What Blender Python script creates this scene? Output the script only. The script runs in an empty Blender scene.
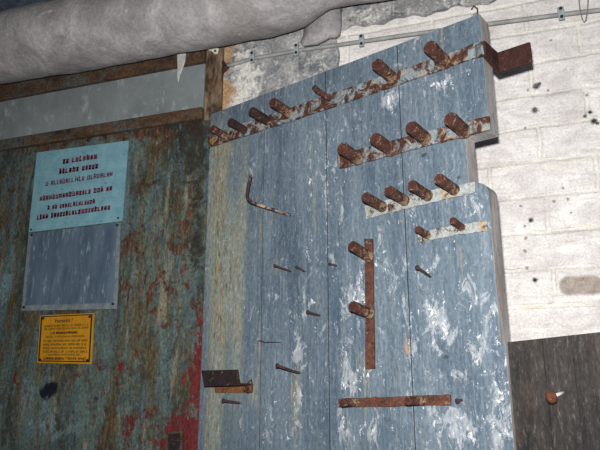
import bpy, bmesh, math, random
from mathutils import Vector, Matrix
random.seed(7)
C = bpy.context.scene.collection

# ------------------------------------------------------------------ camera
F = 640.0
PITCH = math.radians(15.46)
YAW = math.radians(19.3)
EYE = Vector((0, 0, 1.5))
cam = bpy.data.cameras.new('camera')
cam.sensor_width = 36.0
cam.lens = F / 600 * 36
cam.clip_start = 0.02
co = bpy.data.objects.new('camera', cam)
co.location = EYE
co.rotation_euler = (math.pi / 2 + PITCH, 0, YAW)
C.objects.link(co)
bpy.context.scene.camera = co
CR = co.rotation_euler.to_matrix()

def ray(px, py):
    return CR @ Vector(((px - 300) / F, (225 - py) / F, -1.0))

def hit(px, py, p0, n):
    d = ray(px, py)
    return EYE + d * ((p0 - EYE).dot(n) / d.dot(n))

WY = 1.9                                   # face of the brick wall
def wallp(px, py, out=0.0):
    return hit(px, py, Vector((0, WY - out, 0)), Vector((0, 1, 0)))

# board: a slab stood at an angle to the wall
BA = math.radians(-18.4)
BX = Vector((math.cos(BA), math.sin(BA), 0))
BN = Vector((math.sin(BA), -math.cos(BA), 0))      # outward, towards the room
P0 = wallp(201, 400, 0.14)
BO = Vector((P0.x, P0.y, 0))
def bl(px, py, out=0.0):
    """point on the board's face plane (raised by out) in board coordinates"""
    p = hit(px, py, BO + BN * out, BN) - BO
    return Vector((p.dot(BX), -out, p.z))
def bw(v):
    return BO + BX * v.x - BN * v.y + Vector((0, 0, v.z))

# ------------------------------------------------------------------ materials
def lin(c):
    o = []
    for v in c:
        v /= 255.0
        o.append(v / 12.92 if v <= 0.04045 else ((v + 0.055) / 1.055) ** 2.4)
    return (o[0], o[1], o[2], 1.0)

class Mat:
    def __init__(s, name, rough=0.85, metal=0.0, spec=0.25):
        s.m = bpy.data.materials.new(name)
        s.m.use_nodes = True
        s.t = s.m.node_tree
        s.t.nodes.clear()
        s.out = s.t.nodes.new('ShaderNodeOutputMaterial')
        s.b = s.t.nodes.new('ShaderNodeBsdfPrincipled')
        s.b.inputs['Roughness'].default_value = rough
        s.b.inputs['Metallic'].default_value = metal
        s.b.inputs['Specular IOR Level'].default_value = spec
        s.t.links.new(s.b.outputs[0], s.out.inputs[0])
        s.tc = s.t.nodes.new('ShaderNodeTexCoord')
    def put(s, sock, v):
        if isinstance(v, bpy.types.NodeSocket):
            s.t.links.new(v, sock)
        elif isinstance(v, (tuple, list)) and len(v) == 3 and sock.type == 'RGBA':
            sock.default_value = lin(v)
        else:
            sock.default_value = v
    def coord(s, stretch=(1, 1, 1), off=(0, 0, 0)):
        m = s.t.nodes.new('ShaderNodeMapping')
        m.inputs['Scale'].default_value = stretch
        m.inputs['Location'].default_value = off
        s.t.links.new(s.tc.outputs['Object'], m.inputs['Vector'])
        return m.outputs[0]
    def noise(s, scale, detail=6, rough=0.6, dist=0.0, stretch=(1, 1, 1), off=(0, 0, 0)):
        n = s.t.nodes.new('ShaderNodeTexNoise')
        n.inputs['Scale'].default_value = scale
        n.inputs['Detail'].default_value = detail
        n.inputs['Roughness'].default_value = rough
        n.inputs['Distortion'].default_value = dist
        s.t.links.new(s.coord(stretch, off), n.inputs['Vector'])
        return n.outputs[0]
    def voro(s, scale, off=(0, 0, 0), stretch=(1, 1, 1)):
        n = s.t.nodes.new('ShaderNodeTexVoronoi')
        n.inputs['Scale'].default_value = scale
        s.t.links.new(s.coord(stretch, off), n.inputs['Vector'])
        return n.outputs['Distance']
    def ramp(s, v, a, b, lo=0.0, hi=1.0):
        n = s.t.nodes.new('ShaderNodeMapRange')
        s.put(n.inputs[0], v)
        n.inputs[1].default_value = a
        n.inputs[2].default_value = b
        n.inputs[3].default_value = lo
        n.inputs[4].default_value = hi
        return n.outputs[0]
    def math(s, op, a, b=0.0):
        n = s.t.nodes.new('ShaderNodeMath')
        n.operation = op
        s.put(n.inputs[0], a)
        s.put(n.inputs[1], b)
        return n.outputs[0]
    def mix(s, f, a, b, mode='MIX'):
        n = s.t.nodes.new('ShaderNodeMix')
        n.data_type = 'RGBA'
        n.blend_type = mode
        s.put(n.inputs[0], f)
        s.put(n.inputs[6], a)
        s.put(n.inputs[7], b)
        return n.outputs[2]
    def attr(s, name):
        a = s.t.nodes.new('ShaderNodeAttribute')
        a.attribute_name = name
        sp = s.t.nodes.new('ShaderNodeSeparateColor')
        s.t.links.new(a.outputs['Color'], sp.inputs[0])
        return sp.outputs[0], sp.outputs[1], sp.outputs[2]
    def grit(s, c, scale=170, amt=.35, stretch=(1, 1, 1)):
        n = s.noise(scale, 4, .7, 0, stretch, (13, 17, 19))
        k = s.ramp(n, .34, .66, 1 - amt, 1 + amt)
        v = s.t.nodes.new('ShaderNodeCombineColor')
        for i in range(3): s.t.links.new(k, v.inputs[i])
        return s.mix(1.0, c, v.outputs[0], 'MULTIPLY')
    def pits(s, pts):
        tot = None
        PN = s.math('MULTIPLY', s.math('SUBTRACT', s.noise(160, 3, .6), .5), .011)
        for (x, z, r) in pts:
            n = s.t.nodes.new('ShaderNodeVectorMath'); n.operation = 'DISTANCE'
            s.t.links.new(s.tc.outputs['Object'], n.inputs[0]); n.inputs[1].default_value = (x, 0, z)
            k = s.ramp(s.math('ADD', n.outputs['Value'], PN), r * .5, r * 1.2, 1 if r > .0055 else .62, 0)
            tot = k if tot is None else s.math('MAXIMUM', tot, k)
        return tot
    def edge(s, mask, n, gain=2.2, lo=.44, hi=.54):
        return s.ramp(s.math('ADD', mask, s.math('MULTIPLY', s.math('SUBTRACT', n, .5), gain)), lo, hi)
    def base(s, c):
        s.put(s.b.inputs['Base Color'], c)
    def bump(s, h, strength=0.4, dist=0.004):
        n = s.t.nodes.new('ShaderNodeBump')
        n.inputs['Strength'].default_value = strength
        n.inputs['Distance'].default_value = dist
        s.t.links.new(h, n.inputs['Height'])
        s.t.links.new(n.outputs[0], s.b.inputs['Normal'])
    def rough(s, v):
        s.put(s.b.inputs['Roughness'], v)

# --- blue weathered board paint
def mat_board():
    M = Mat('weathered_blue_paint', 0.7, spec=0.3)
    w, g, d = M.attr('m1')
    tint, scr, _ = M.attr('m2')
    n1 = M.noise(22, 8, 0.7, 0.4, (1, 1, 0.11))
    n2 = M.noise(28, 9, 0.72, 0.8, (1, 1, 0.5))
    n3 = M.noise(120, 5, 0.7, 0.0, (1, 1, 0.07))
    n4 = M.noise(5, 4, 0.6, 0.5, (1, 1, 0.3), (3, 0, 1))
    c = M.mix(M.ramp(n4, .35, .65), (59, 73, 86), (77, 91, 102))
    c = M.mix(M.math('MULTIPLY', M.ramp(n1, .42, .64), .5), c, (106, 117, 125))
    c = M.mix(M.math('MULTIPLY', M.ramp(n3, .52, .64), .3), c, (128, 136, 141))
    nv = M.noise(34, 9, .76, .7, (1, 1, .48), (6, 0, 4))
    # greenish and ochre streaks on the first plank
    gs = M.edge(M.math('MULTIPLY', g, .62), M.noise(34, 7, .7, .2, (1, 1, .05), (1, 0, 4)), 4.0, .42, .6)
    c = M.mix(M.math('MULTIPLY', M.ramp(g, .05, .5), .8), c, (120, 126, 116))
    c = M.mix(M.math('MULTIPLY', gs, .8), c, M.mix(M.ramp(M.noise(60, 5, .7, 0, (1, 1, .06)), .4, .62), (138, 120, 88), (100, 112, 98)))
    gd = M.math('MULTIPLY', M.ramp(M.noise(80, 8, .8, 0, (1, 1, .22), (7, 0, 2)), .51, .57), M.ramp(g, .1, .8))
    c = M.mix(M.math('MULTIPLY', gd, .75), c, (84, 66, 48))
    # rubbed white patches
    wf = M.edge(M.math('ADD', M.math('MULTIPLY', w, .85), .0), nv, 4.2, .38, .56)
    c = M.mix(M.math('MULTIPLY', wf, .62), c, (150, 154, 158))
    wf2 = M.edge(M.math('ADD', M.math('MULTIPLY', w, .68), -.05), M.noise(60, 9, .78, .7, (1, 1, .55), (5, 2, 0)), 4.2, .55, .63)
    c = M.mix(M.math('MULTIPLY', wf2, .9), c, (192, 193, 196))
    # places where the blue shows again through the rubbed paint
    bl_ = M.ramp(M.noise(48, 8, .76, .4, (1, 1, .35), (9, 4, 1)), .55, .60)
    c = M.mix(M.math('MULTIPLY', bl_, .35), c, (70, 86, 99))
    # scratches: thin warped lines
    sc = M.noise(9, 3, .5, 2.5, (1, 1, .8), (11, 3, 8))
    line = M.math('SUBTRACT', 1.0, M.ramp(M.math('ABSOLUTE', M.math('SUBTRACT', sc, .5)), 0.0, .005))
    line = M.math('MULTIPLY', line, M.ramp(n2, .45, .6))
    c = M.mix(M.math('MULTIPLY', line, .5), c, (170, 178, 184))
    fl = M.ramp(M.noise(230, 3, .6, 0, (1, 1, .3), (2, 2, 9)), .67, .71)
    c = M.mix(M.math('MULTIPLY', fl, .75), c, (190, 196, 200))
    # orange / rust halo
    c = M.mix(M.math('MULTIPLY', M.edge(M.math('MULTIPLY', tint, .8), nv, 3, .4, .7), .75), c, (158, 116, 88))
    # dark stains and pits
    df = M.edge(d, n2, 2.4, .45, .75)
    c = M.mix(M.math('MULTIPLY', df, .85), c, (40, 44, 50))
    pit = M.ramp(M.noise(130, 4, .7, 0, (1, 1, .2), (4, 4, 4)), .68, .74)
    c = M.mix(M.math('MULTIPLY', pit, .7), c, (44, 52, 58))
    lp = M.ramp(M.noise(70, 8, .8, .3, (1, 1, .3), (3, 7, 7)), .57, .62)
    c = M.mix(M.math('MULTIPLY', M.math('MULTIPLY', lp, M.ramp(g, .1, .6)), .7), c, (150, 152, 142))
    c = M.grit(c, 150, .3, (1, 1, .4))
    M.base(c)
    M.bump(M.math('ADD', M.math('MULTIPLY', n3, .5), M.math('ADD', n2, M.math('MULTIPLY', wf2, .4))), .35, .003)
    return M.m

def mat_edge():
    M = Mat('grey_board_edge', .85)
    n = M.noise(30, 7, .7, .3, (1, 1, .2))
    c = M.mix(M.ramp(n, .35, .65), (112, 112, 112), (164, 160, 158))
    c = M.mix(M.ramp(M.noise(14, 6, .7, .4, (1, 1, .25), (3, 1, 7)), .5, .66), c, (126, 104, 92))
    c = M.mix(M.ramp(M.noise(90, 5, .7, 0, (1, 1, .3), (2, 7, 7)), .6, .7), c, (70, 72, 74))
    M.base(c); M.bump(n, .4, .003)
    return M.m

def mat_rustbar(name, paint, amount, dark=(44, 26, 22), mid=(76, 44, 33)):
    M = Mat(name, .88, spec=.2)
    n = M.noise(26, 8, .72, .6)
    n2 = M.noise(70, 7, .75, .3, (1, 1, 1), (3, 5, 1))
    r = M.mix(M.ramp(n2, .38, .62), dark, mid)
    r = M.mix(M.ramp(M.noise(110, 5, .7, 0, (1, 1, 1), (9, 0, 0)), .58, .68), r, (122, 80, 54))
    p = M.mix(M.ramp(M.noise(50, 6, .7, .5, (1, 1, 1), (0, 7, 0)), .42, .62), paint, tuple(int(v * .86) for v in paint))
    p = M.mix(M.ramp(M.noise(16, 5, .7, .5, (1, 1, 1), (0, 2, 5)), .54, .66), p, (146, 116, 78))
    f = M.ramp(n, amount - .04, amount + .04)
    c = M.mix(f, r, p)
    c = M.mix(M.math('MULTIPLY', M.ramp(n2, .62, .72), .8), c, (40, 26, 24))
    c = M.grit(c, 190, .3)
    M.base(c)
    M.bump(M.math('ADD', n2, M.math('MULTIPLY', f, .3)), .8, .003)
    return M.m

def mat_rust(name, dark, mid, light, lf=.62):
    M = Mat(name, .82, spec=.3)
    n = M.noise(48, 8, .72, .4)
    c = M.mix(M.ramp(n, .36, .6), dark, mid)
    c = M.mix(M.ramp(M.noise(85, 6, .75, .3, (1, 1, 1), (5, 2, 8)), lf, lf + .1), c, light)
    c = M.mix(M.math('MULTIPLY', M.ramp(M.noise(36, 6, .7, .5, (1, 1, 1), (1, 8, 3)), .58, .68), .8), c, tuple(int(v * .5) for v in dark))
    root, _, _ = M.attr('m1')
    c = M.mix(M.math('MULTIPLY', M.edge(M.math('MULTIPLY', root, .62), M.noise(60, 8, .76, .4, (1, 1, 1), (2, 2, 6)), 4, .4, .56), .8), c, (132, 110, 86))
    c = M.grit(c, 200, .38)
    M.base(c); M.bump(M.noise(110, 6, .75), .9, .003)
    return M.m

def mat_door():
    M = Mat('rusted_green_steel', .7, spec=.3)
    red, rust, pale = M.attr('m1')
    dark, blot, teal = M.attr('m2')
    n1 = M.noise(9, 8, .7, .6, (1, 1, .2))
    n2 = M.noise(26, 9, .74, .7, (1, 1, .6), (4, 0, 1))
    n3 = M.noise(80, 6, .75, .2, (1, 1, .25), (1, 5, 3))
    n4 = M.noise(5, 6, .65, .8, (1, 1, .5), (8, 0, 3))
    n5 = M.noise(17, 9, .76, 1.0, (1, 1, .8), (0, 4, 2))
    c = M.mix(M.ramp(n1, .41, .59), (40, 40, 28), (78, 94, 90))
    c = M.mix(M.math('MULTIPLY', M.ramp(n4, .46, .60), .55), c, (66, 88, 98))
    c = M.mix(M.math('MULTIPLY', M.ramp(n5, .50, .58), .7), c, (34, 36, 28))
    c = M.mix(M.math('MULTIPLY', M.ramp(n3, .52, .64), .55), c, (100, 110, 102))
    tf = M.edge(M.math('MULTIPLY', teal, .8), n5, 3.2, .35, .6)
    c = M.mix(M.math('MULTIPLY', tf, .7), c, (104, 126, 132))
    ol = M.ramp(M.noise(15, 8, .74, .5, (1, 1, .14), (2, 0, 9)), .49, .58)
    c = M.mix(M.math('MULTIPLY', ol, .75), c, M.mix(M.ramp(n3, .38, .62), (50, 44, 26), (92, 76, 46)))
    pf = M.edge(M.math('MULTIPLY', pale, .62), M.noise(26, 8, .74, .4, (1, 1, .15), (3, 0, 3)), 4.0, .3, .7)
    c = M.mix(M.math('MULTIPLY', pf, .6), c, M.mix(M.ramp(n3, .4, .6), (138, 118, 82), (122, 124, 112)))
    rf = M.edge(M.math('MULTIPLY', rust, .75), n5, 4.2, .38, .56)
    c = M.mix(M.math('MULTIPLY', rf, .9), c, M.mix(M.ramp(n3, .4, .6), (44, 29, 21), (92, 58, 36)))
    rdf = M.edge(M.math('MULTIPLY', red, .72), M.noise(30, 9, .78, 1.0, (1, 1, .8), (6, 3, 0)), 4.2, .46, .54)
    c = M.mix(M.math('MULTIPLY', rdf, .92), c, M.mix(M.ramp(n3, .38, .62), (64, 8, 13), (104, 16, 23)))
    chip = M.ramp(M.noise(60, 8, .78, .4, (1, 1, 1), (0, 9, 4)), .60, .65)
    c = M.mix(M.math('MULTIPLY', chip, .85), c, (64, 38, 26))
    chip2 = M.ramp(M.noise(75, 8, .78, .4, (1, 1, .7), (5, 9, 1)), .62, .67)
    c = M.mix(M.math('MULTIPLY', chip2, .7), c, (140, 146, 138))
    df = M.edge(M.math('MULTIPLY', dark, .9), n5, 3.0, .35, .75)
    c = M.mix(M.math('MULTIPLY', df, .8), c, (28, 30, 26))
    bf = M.edge(blot, n2, 1.9, .42, .66)
    c = M.mix(bf, c, (10, 13, 26))
    c = M.grit(c, 130, .42, (1, 1, .6))
    M.base(c)
    M.bump(M.math('ADD', n2, M.math('MULTIPLY', rdf, .4)), .5, .004)
    return M.m

def mat_brickwall(PITS):
    M = Mat('whitewashed_brick', .9)
    gry, pit, yel = M.attr('m1')
    b = M.t.nodes.new('ShaderNodeTexBrick')
    b.inputs['Scale'].default_value = 1.0
    b.inputs['Brick Width'].default_value = .29
    b.inputs['Row Height'].default_value = BRICK_H
    b.inputs['Mortar Size'].default_value = .010
    b.inputs['Mortar Smooth'].default_value = .9
    b.offset = .5
    # wall is in the xz plane: use x, z as the brick coordinates, slightly wobbled
    sx = M.t.nodes.new('ShaderNodeSeparateXYZ')
    M.t.links.new(M.tc.outputs['Object'], sx.inputs[0])
    wob = M.math('MULTIPLY', M.math('SUBTRACT', M.noise(7, 4, .6), .5), .03)
    wob2 = M.math('MULTIPLY', M.math('SUBTRACT', M.noise(6, 4, .6, 0, (1, 1, 1), (9, 9, 9)), .5), .022)
    cx = M.t.nodes.new('ShaderNodeCombineXYZ')
    M.t.links.new(M.math('ADD', M.math('ADD', sx.outputs[0], wob), BRICK_X), cx.inputs[0])
    M.t.links.new(M.math('ADD', M.math('ADD', sx.outputs[2], wob2), BRICK_Z), cx.inputs[1])
    M.t.links.new(cx.outputs[0], b.inputs['Vector'])
    mort = b.outputs['Fac']
    n = M.noise(40, 8, .72, .3)
    n2 = M.noise(9, 6, .65, .6, (1, 1, 1.6), (3, 3, 3))
    c = M.mix(M.ramp(n2, .36, .66), (184, 179, 177), (212, 209, 206))
    c = M.mix(M.math('MULTIPLY', M.ramp(n, .52, .68), .5), c, (164, 157, 156))
    c = M.mix(M.math('MULTIPLY', M.math('MULTIPLY', mort, .65), M.ramp(n2, .36, .56)), c, M.mix(M.ramp(n2, .4, .6), (204, 201, 182), (212, 209, 200)))
    # thin dark cracks along the joints
    edge = M.math('SUBTRACT', 1.0, M.ramp(M.math('ABSOLUTE', M.math('SUBTRACT', mort, .42)), 0, .22))
    ck = M.math('MULTIPLY', edge, M.ramp(M.noise(13, 6, .75, .3, (1, 1, 2), (5, 1, 2)), .48, .60))
    c = M.mix(M.math('MULTIPLY', ck, .7), c, (104, 98, 94))
    # horizontal streaky dirt
    hs = M.ramp(M.noise(9, 8, .75, .4, (.5, 1, 4), (1, 1, 5)), .52, .66)
    c = M.mix(M.math('MULTIPLY', hs, .5), c, (150, 142, 138))
    dots = M.ramp(M.noise(85, 5, .75, 0, (1, 1, 1.2), (8, 1, 5)), .65, .70)
    c = M.mix(M.math('MULTIPLY', dots, .6), c, (110, 108, 104))
    c = M.mix(M.math('MULTIPLY', M.ramp(M.math('ADD', yel, M.math('MULTIPLY', n2, .5)), .6, 1.1), .7), c, (206, 198, 158))
    gf = M.ramp(M.math('ADD', M.math('MULTIPLY', n, .35), gry), .58, .76)
    c = M.mix(gf, c, M.mix(M.ramp(n, .35, .65), (128, 118, 110), (160, 148, 140)))
    c = M.mix(M.math('MULTIPLY', M.math('MULTIPLY', gf, M.ramp(M.noise(70, 5, .8, .3, (1, 1, 1.5), (2, 0, 1)), .6, .66)), .8), c, (60, 56, 52))
    pit = M.pits(PITS)
    c = M.mix(M.math('MULTIPLY', pit, M.ramp(n, .3, .5, .7, 1)), c, (40, 44, 44))
    c = M.mix(M.math('MULTIPLY', M.ramp(M.noise(24, 9, .8, .6, (.6, 1, 1.6), (4, 8, 2)), .55, .64), .45), c, (148, 142, 140))
    c = M.grit(c, 150, .16)
    M.base(c)
    h = M.math('ADD', M.math('MULTIPLY', mort, -1.2), M.math('ADD', M.math('MULTIPLY', n, .35), M.math('MULTIPLY', pit, -2.0)))
    M.bump(h, .5, .005)
    return M.m

def mat_concrete():
    M = Mat('bare_plaster', .92)
    brown, wht, drk = M.attr('m1')
    n = M.noise(34, 9, .75, .3)
    n2 = M.noise(11, 7, .7, .7, (1, 1, .7), (2, 3, 1))
    c = M.mix(M.ramp(n2, .38, .62), (96, 99, 104), (166, 165, 163))
    c = M.mix(M.ramp(M.math('ADD', n, M.math('MULTIPLY', wht, .3)), .56, .70), c, (200, 197, 191))
    c = M.mix(M.edge(M.math('MULTIPLY', brown, .8), n2, 2.6, .35, .75), c, M.mix(M.ramp(n, .35, .65), (132, 88, 52), (188, 160, 124)))
    c = M.mix(M.math('MULTIPLY', M.ramp(M.math('ADD', n2, M.math('MULTIPLY', drk, .5)), .66, .86), .8), c, (70, 70, 74))
    pit = M.ramp(M.noise(75, 5, .75, 0, (1, 1, 1), (7, 1, 7)), .61, .67)
    c = M.mix(M.math('MULTIPLY', pit, .85), c, (58, 58, 60))
    c = M.grit(c, 110, .3)
    M.base(c); M.bump(M.math('ADD', n, M.math('MULTIPLY', pit, -.6)), .8, .006)
    return M.m

def mat_jamb():
    M = Mat('rust_stained_jamb', .88)
    n = M.noise(24, 8, .72, .4, (1, 1, .35))
    c = M.mix(M.ramp(n, .36, .64), (70, 62, 52), (128, 112, 90))
    c = M.mix(M.ramp(M.noise(10, 7, .7, .6, (1, 1, .4), (1, 1, 9)), .5, .64), c, (96, 58, 36))
    c = M.mix(M.ramp(M.noise(18, 7, .7, .6, (1, 1, .3), (4, 2, 5)), .46, .58), c, (56, 40, 32))
    M.base(c); M.bump(n, .6, .005)
    return M.m

def mat_rail():
    M = Mat('rusted_door_rail', .85)
    n = M.noise(14, 8, .72, .6, (.5, 1, 1.3))
    n2 = M.noise(60, 6, .75, .3, (1, 1, 1), (2, 6, 1))
    c = M.mix(M.ramp(n, .36, .62), (46, 37, 31), (86, 64, 45))
    c = M.mix(M.ramp(M.noise(9, 7, .7, .7, (.7, 1, 1), (6, 1, 3)), .48, .6), c, (74, 74, 70))
    c = M.mix(M.math('MULTIPLY', M.ramp(n2, .54, .66), .8), c, (34, 26, 24))
    c = M.mix(M.math('MULTIPLY', M.ramp(n2, .3, .4, 1, 0), .7), c, (108, 76, 48))
    c = M.grit(c, 120, .4)
    M.base(c); M.bump(n2, .8, .005)
    return M.m

def mat_plain(name, a, b, speck=None, scale=20, stretch=(1, 1, 1), rough=.75, st=(.62, .7), bump=.3):
    M = Mat(name, rough)
    n = M.noise(scale, 7, .68, .4, stretch)
    c = M.mix(M.ramp(n, .36, .64), a, b)
    if speck:
        c = M.mix(M.ramp(M.noise(scale * 3.2, 6, .75, .3, stretch, (3, 1, 7)), *st), c, speck)
    M.base(c); M.bump(n, bump, .003)
    return M.m

def mat_duct():
    M = Mat('grey_canvas_lagging', .8, spec=.3)
    n = M.noise(9, 8, .68, .8)
    n2 = M.noise(38, 8, .75, .5, (1, 1, 1), (4, 1, 1))
    c = M.mix(M.ramp(n, .34, .66), (126, 124, 125), (164, 159, 158))
    c = M.mix(M.math('MULTIPLY', M.ramp(M.noise(4, 5, .6, .6, (1, 1, 1), (2, 8, 2)), .5, .62), .7), c, (122, 117, 115))
    c = M.mix(M.ramp(n2, .64, .72), c, (166, 162, 164))
    c = M.mix(M.math('MULTIPLY', M.ramp(M.noise(24, 6, .72, .8, (.6, 1, 1.4), (1, 5, 6)), .64, .72), .7), c, (196, 192, 190))
    c = M.mix(M.math('MULTIPLY', M.ramp(M.noise(30, 7, .75, .5, (1, 1, 1), (7, 5, 2)), .62, .72), .7), c, (84, 82, 84))
    M.base(c); c = M.grit(c, 90, .16)
    M.base(c); M.bump(M.math('ADD', n, M.math('MULTIPLY', n2, .4)), .7, .014)
    return M.m

def mat_tar():
    M = Mat('tarred_black_wood', .8, spec=.25)
    n = M.noise(24, 8, .74, .3, (1, 1, .14))
    n2 = M.noise(70, 7, .75, .3, (1, 1, .3), (3, 1, 2))
    c = M.mix(M.ramp(n, .36, .66), (20, 20, 20), (54, 49, 46))
    c = M.mix(M.math('MULTIPLY', M.ramp(M.noise(110, 8, .8, .2, (1, 1, .25), (3, 1, 2)), .54, .66), .6), c, (98, 93, 88))
    c = M.mix(M.math('MULTIPLY', M.ramp(M.noise(7, 6, .7, .6, (1, 1, .4), (5, 5, 5)), .52, .66), .5), c, (66, 52, 46))
    c = M.mix(M.ramp(M.noise(120, 4, .7, 0, (1, 1, .6), (1, 9, 2)), .70, .74), c, (190, 188, 182))
    M.base(c); c = M.grit(c, 140, .4, (1, 1, .5))
    M.base(c); M.bump(M.math('ADD', n, M.math('MULTIPLY', n2, .5)), .8, .005)
    return M.m

# ------------------------------------------------------------------ mesh helpers
def setp(o, label=None, cat=None, group=None, kind=None):
    for k, v in (('label', label), ('category', cat), ('group', group), ('kind', kind)):
        if v: o[k] = v
    return o

def thing(name, label, cat, loc, rotz=0.0, group=None):
    o = bpy.data.objects.new(name, None)
    o.empty_display_size = .05
    o.location = loc
    o.rotation_euler = (0, 0, rotz)
    C.objects.link(o)
    return setp(o, label, cat, group)

def mesh(name, verts, faces, mats, parent=None, smooth=False, midx=None, loc=None, rotz=0.0, bevel=0.0):
    me = bpy.data.meshes.new(name)
    me.from_pydata([tuple(v) for v in verts], [], faces)
    bm = bmesh.new(); bm.from_mesh(me)
    bmesh.ops.recalc_face_normals(bm, faces=bm.faces)
    bm.to_mesh(me); bm.free()
    if not isinstance(mats, (list, tuple)): mats = [mats]
    for m in mats: me.materials.append(m)
    if midx:
        for p, i in zip(me.polygons, midx): p.material_index = i
    if smooth:
        for p in me.polygons: p.use_smooth = True
    o = bpy.data.objects.new(name, me)
    C.objects.link(o)
    if parent: o.parent = parent
    if loc is not None: o.location = loc
    if rotz: o.rotation_euler = (0, 0, rotz)
    if bevel:
        b = o.modifiers.new('bevel', 'BEVEL'); b.width = bevel; b.segments = 2; b.limit_method = 'ANGLE'; b.angle_limit = math.radians(40)
    return o

def prism(poly, thick, nrm):
    """poly: front outline (Vectors), thick back along -nrm"""
    n = len(poly)
    v = list(poly) + [p - nrm * thick for p in poly]
    f = [list(range(n)), list(range(2 * n - 1, n - 1, -1))]
    for i in range(n):
        j = (i + 1) % n
        f.append([i, i + n, j + n, j])
    return v, f

def tube(pts, radii, seg=12, flat=1.0, cap=0.0):
    """swept round bar through pts; returns verts, faces, flags (2 = end face)"""
    v, f, k = [], [], []
    if not isinstance(radii, (list, tuple)): radii = [radii] * len(pts)
    ref = None
    for i, p in enumerate(pts):
        if i == 0: t = pts[1] - pts[0]
        elif i == len(pts) - 1: t = pts[-1] - pts[-2]
        else: t = (pts[i + 1] - pts[i]).normalized() + (pts[i] - pts[i - 1]).normalized()
        t = t.normalized()
        if ref is None:
            ref = Vector((0, 0, 1)) if abs(t.z) < .9 else Vector((1, 0, 0))
        a = (ref - t * ref.dot(t)).normalized()
        ref = a
        b = t.cross(a)
        for s in range(seg):
            an = 2 * math.pi * s / seg
            v.append(p + (a * math.cos(an) + b * math.sin(an) * flat) * radii[i])
    for i in range(len(pts) - 1):
        for s in range(seg):
            q = (s + 1) % seg
            f.append([i * seg + s, i * seg + q, (i + 1) * seg + q, (i + 1) * seg + s]); k.append(0)
    f.append(list(range(seg - 1, -1, -1))); k.append(1)
    f.append([(len(pts) - 1) * seg + s for s in range(seg)]); k.append(1)
    return v, f, k

def joinm(parts):
    v, f = [], []
    for pv, pf in parts:
        o = len(v)
        v += list(pv); f += [[i + o for i in q] for q in pf]
    return v, f

def boxv(a, b):
    (x0, y0, z0), (x1, y1, z1) = a, b
    v = [Vector((x, y, z)) for x in (x0, x1) for y in (y0, y1) for z in (z0, z1)]
    f = [[0, 1, 3, 2], [4, 6, 7, 5], [0, 4, 5, 1], [2, 3, 7, 6], [0, 2, 6, 4], [1, 5, 7, 3]]
    return v, f

def lines(breaks, step):
    b = sorted(breaks); o = [b[0]]
    for a, c in zip(b, b[1:]):
        n = max(1, int(round((c - a) / step)))
        o += [a + (c - a) * (i + 1) / n for i in range(n)]
    return o

SEAM_MAX = .8
def panel(name, us, ws, filled, thick, mats, parent=None, masks=None, loc=None, rotz=0.0, warp=None, bevel=.003):
    """slab whose front (facing -y, at y=0) is a fine grid that carries paint masks"""
    nu, nw = len(us), len(ws)
    vid, v, f, mi = {}, [], [], []
    def g(i, j, s):
        key = (i, j, s)
        if key not in vid:
            vid[key] = len(v)
            u, w = us[i], ws[j]
            y = 0.0
            if warp: u, w, y = warp(u, w)
            v.append(Vector((u, y if s == 0 else thick, w)))
        return vid[key]
    fl = [[filled(.5 * (us[i] + us[i + 1]), .5 * (ws[j] + ws[j + 1])) for j in range(nw - 1)] for i in range(nu - 1)]
    def on(i, j): return 0 <= i < nu - 1 and 0 <= j < nw - 1 and fl[i][j]
    for i in range(nu - 1):
        for j in range(nw - 1):
            if not fl[i][j]: continue
            f.append([g(i, j, 0), g(i + 1, j, 0), g(i + 1, j + 1, 0), g(i, j + 1, 0)]); mi.append(0)
            f.append([g(i, j + 1, 1), g(i + 1, j + 1, 1), g(i + 1, j, 1), g(i, j, 1)]); mi.append(0)
            for (a, b, di, dj) in (((i, j), (i, j + 1), -1, 0), ((i + 1, j + 1), (i + 1, j), 1, 0), ((i + 1, j), (i, j), 0, -1), ((i, j + 1), (i + 1, j + 1), 0, 1)):
                if not on(i + di, j + dj):
                    f.append([g(*a, 0), g(*b, 0), g(*b, 1), g(*a, 1)]); mi.append(2 if len(mats) > 2 and ((di == -1 and i == 0) or (di == 1 and us[-1] < SEAM_MAX)) else (1 if len(mats) > 1 else 0))
    o = mesh(name, v, f, mats, parent, False, mi, loc, rotz, bevel)
    if masks:
        for an, chans in masks.items():
            at = o.data.attributes.new(an, 'FLOAT_COLOR', 'POINT')
            for q, vv in enumerate(v):
                col = [0, 0, 0, 1]
                for c in range(3):
                    s = 0
                    for (cu, cw, ru, rw, amp) in chans[c]:
                        d = ((vv.x - cu) / ru) ** 2 + ((vv.z - cw) / rw) ** 2
                        if d < 9: s += amp * math.exp(-d)
                    col[c] = max(0, min(1, s))
                at.data[q].color = col
    return o

def blobs(fn, lst):
    """marks given where the photo shows them, stored as places on the surface (u, w, ru, rw, strength)"""
    o = []
    for (px, py, rx, ry, a) in lst:
        c = fn(px, py); ex = fn(px + rx, py); ey = fn(px, py + ry)
        o.append((c.x, c.z, max(.003, abs(ex.x - c.x)), max(.003, abs(ey.z - c.z)), a))
    return o

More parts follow.
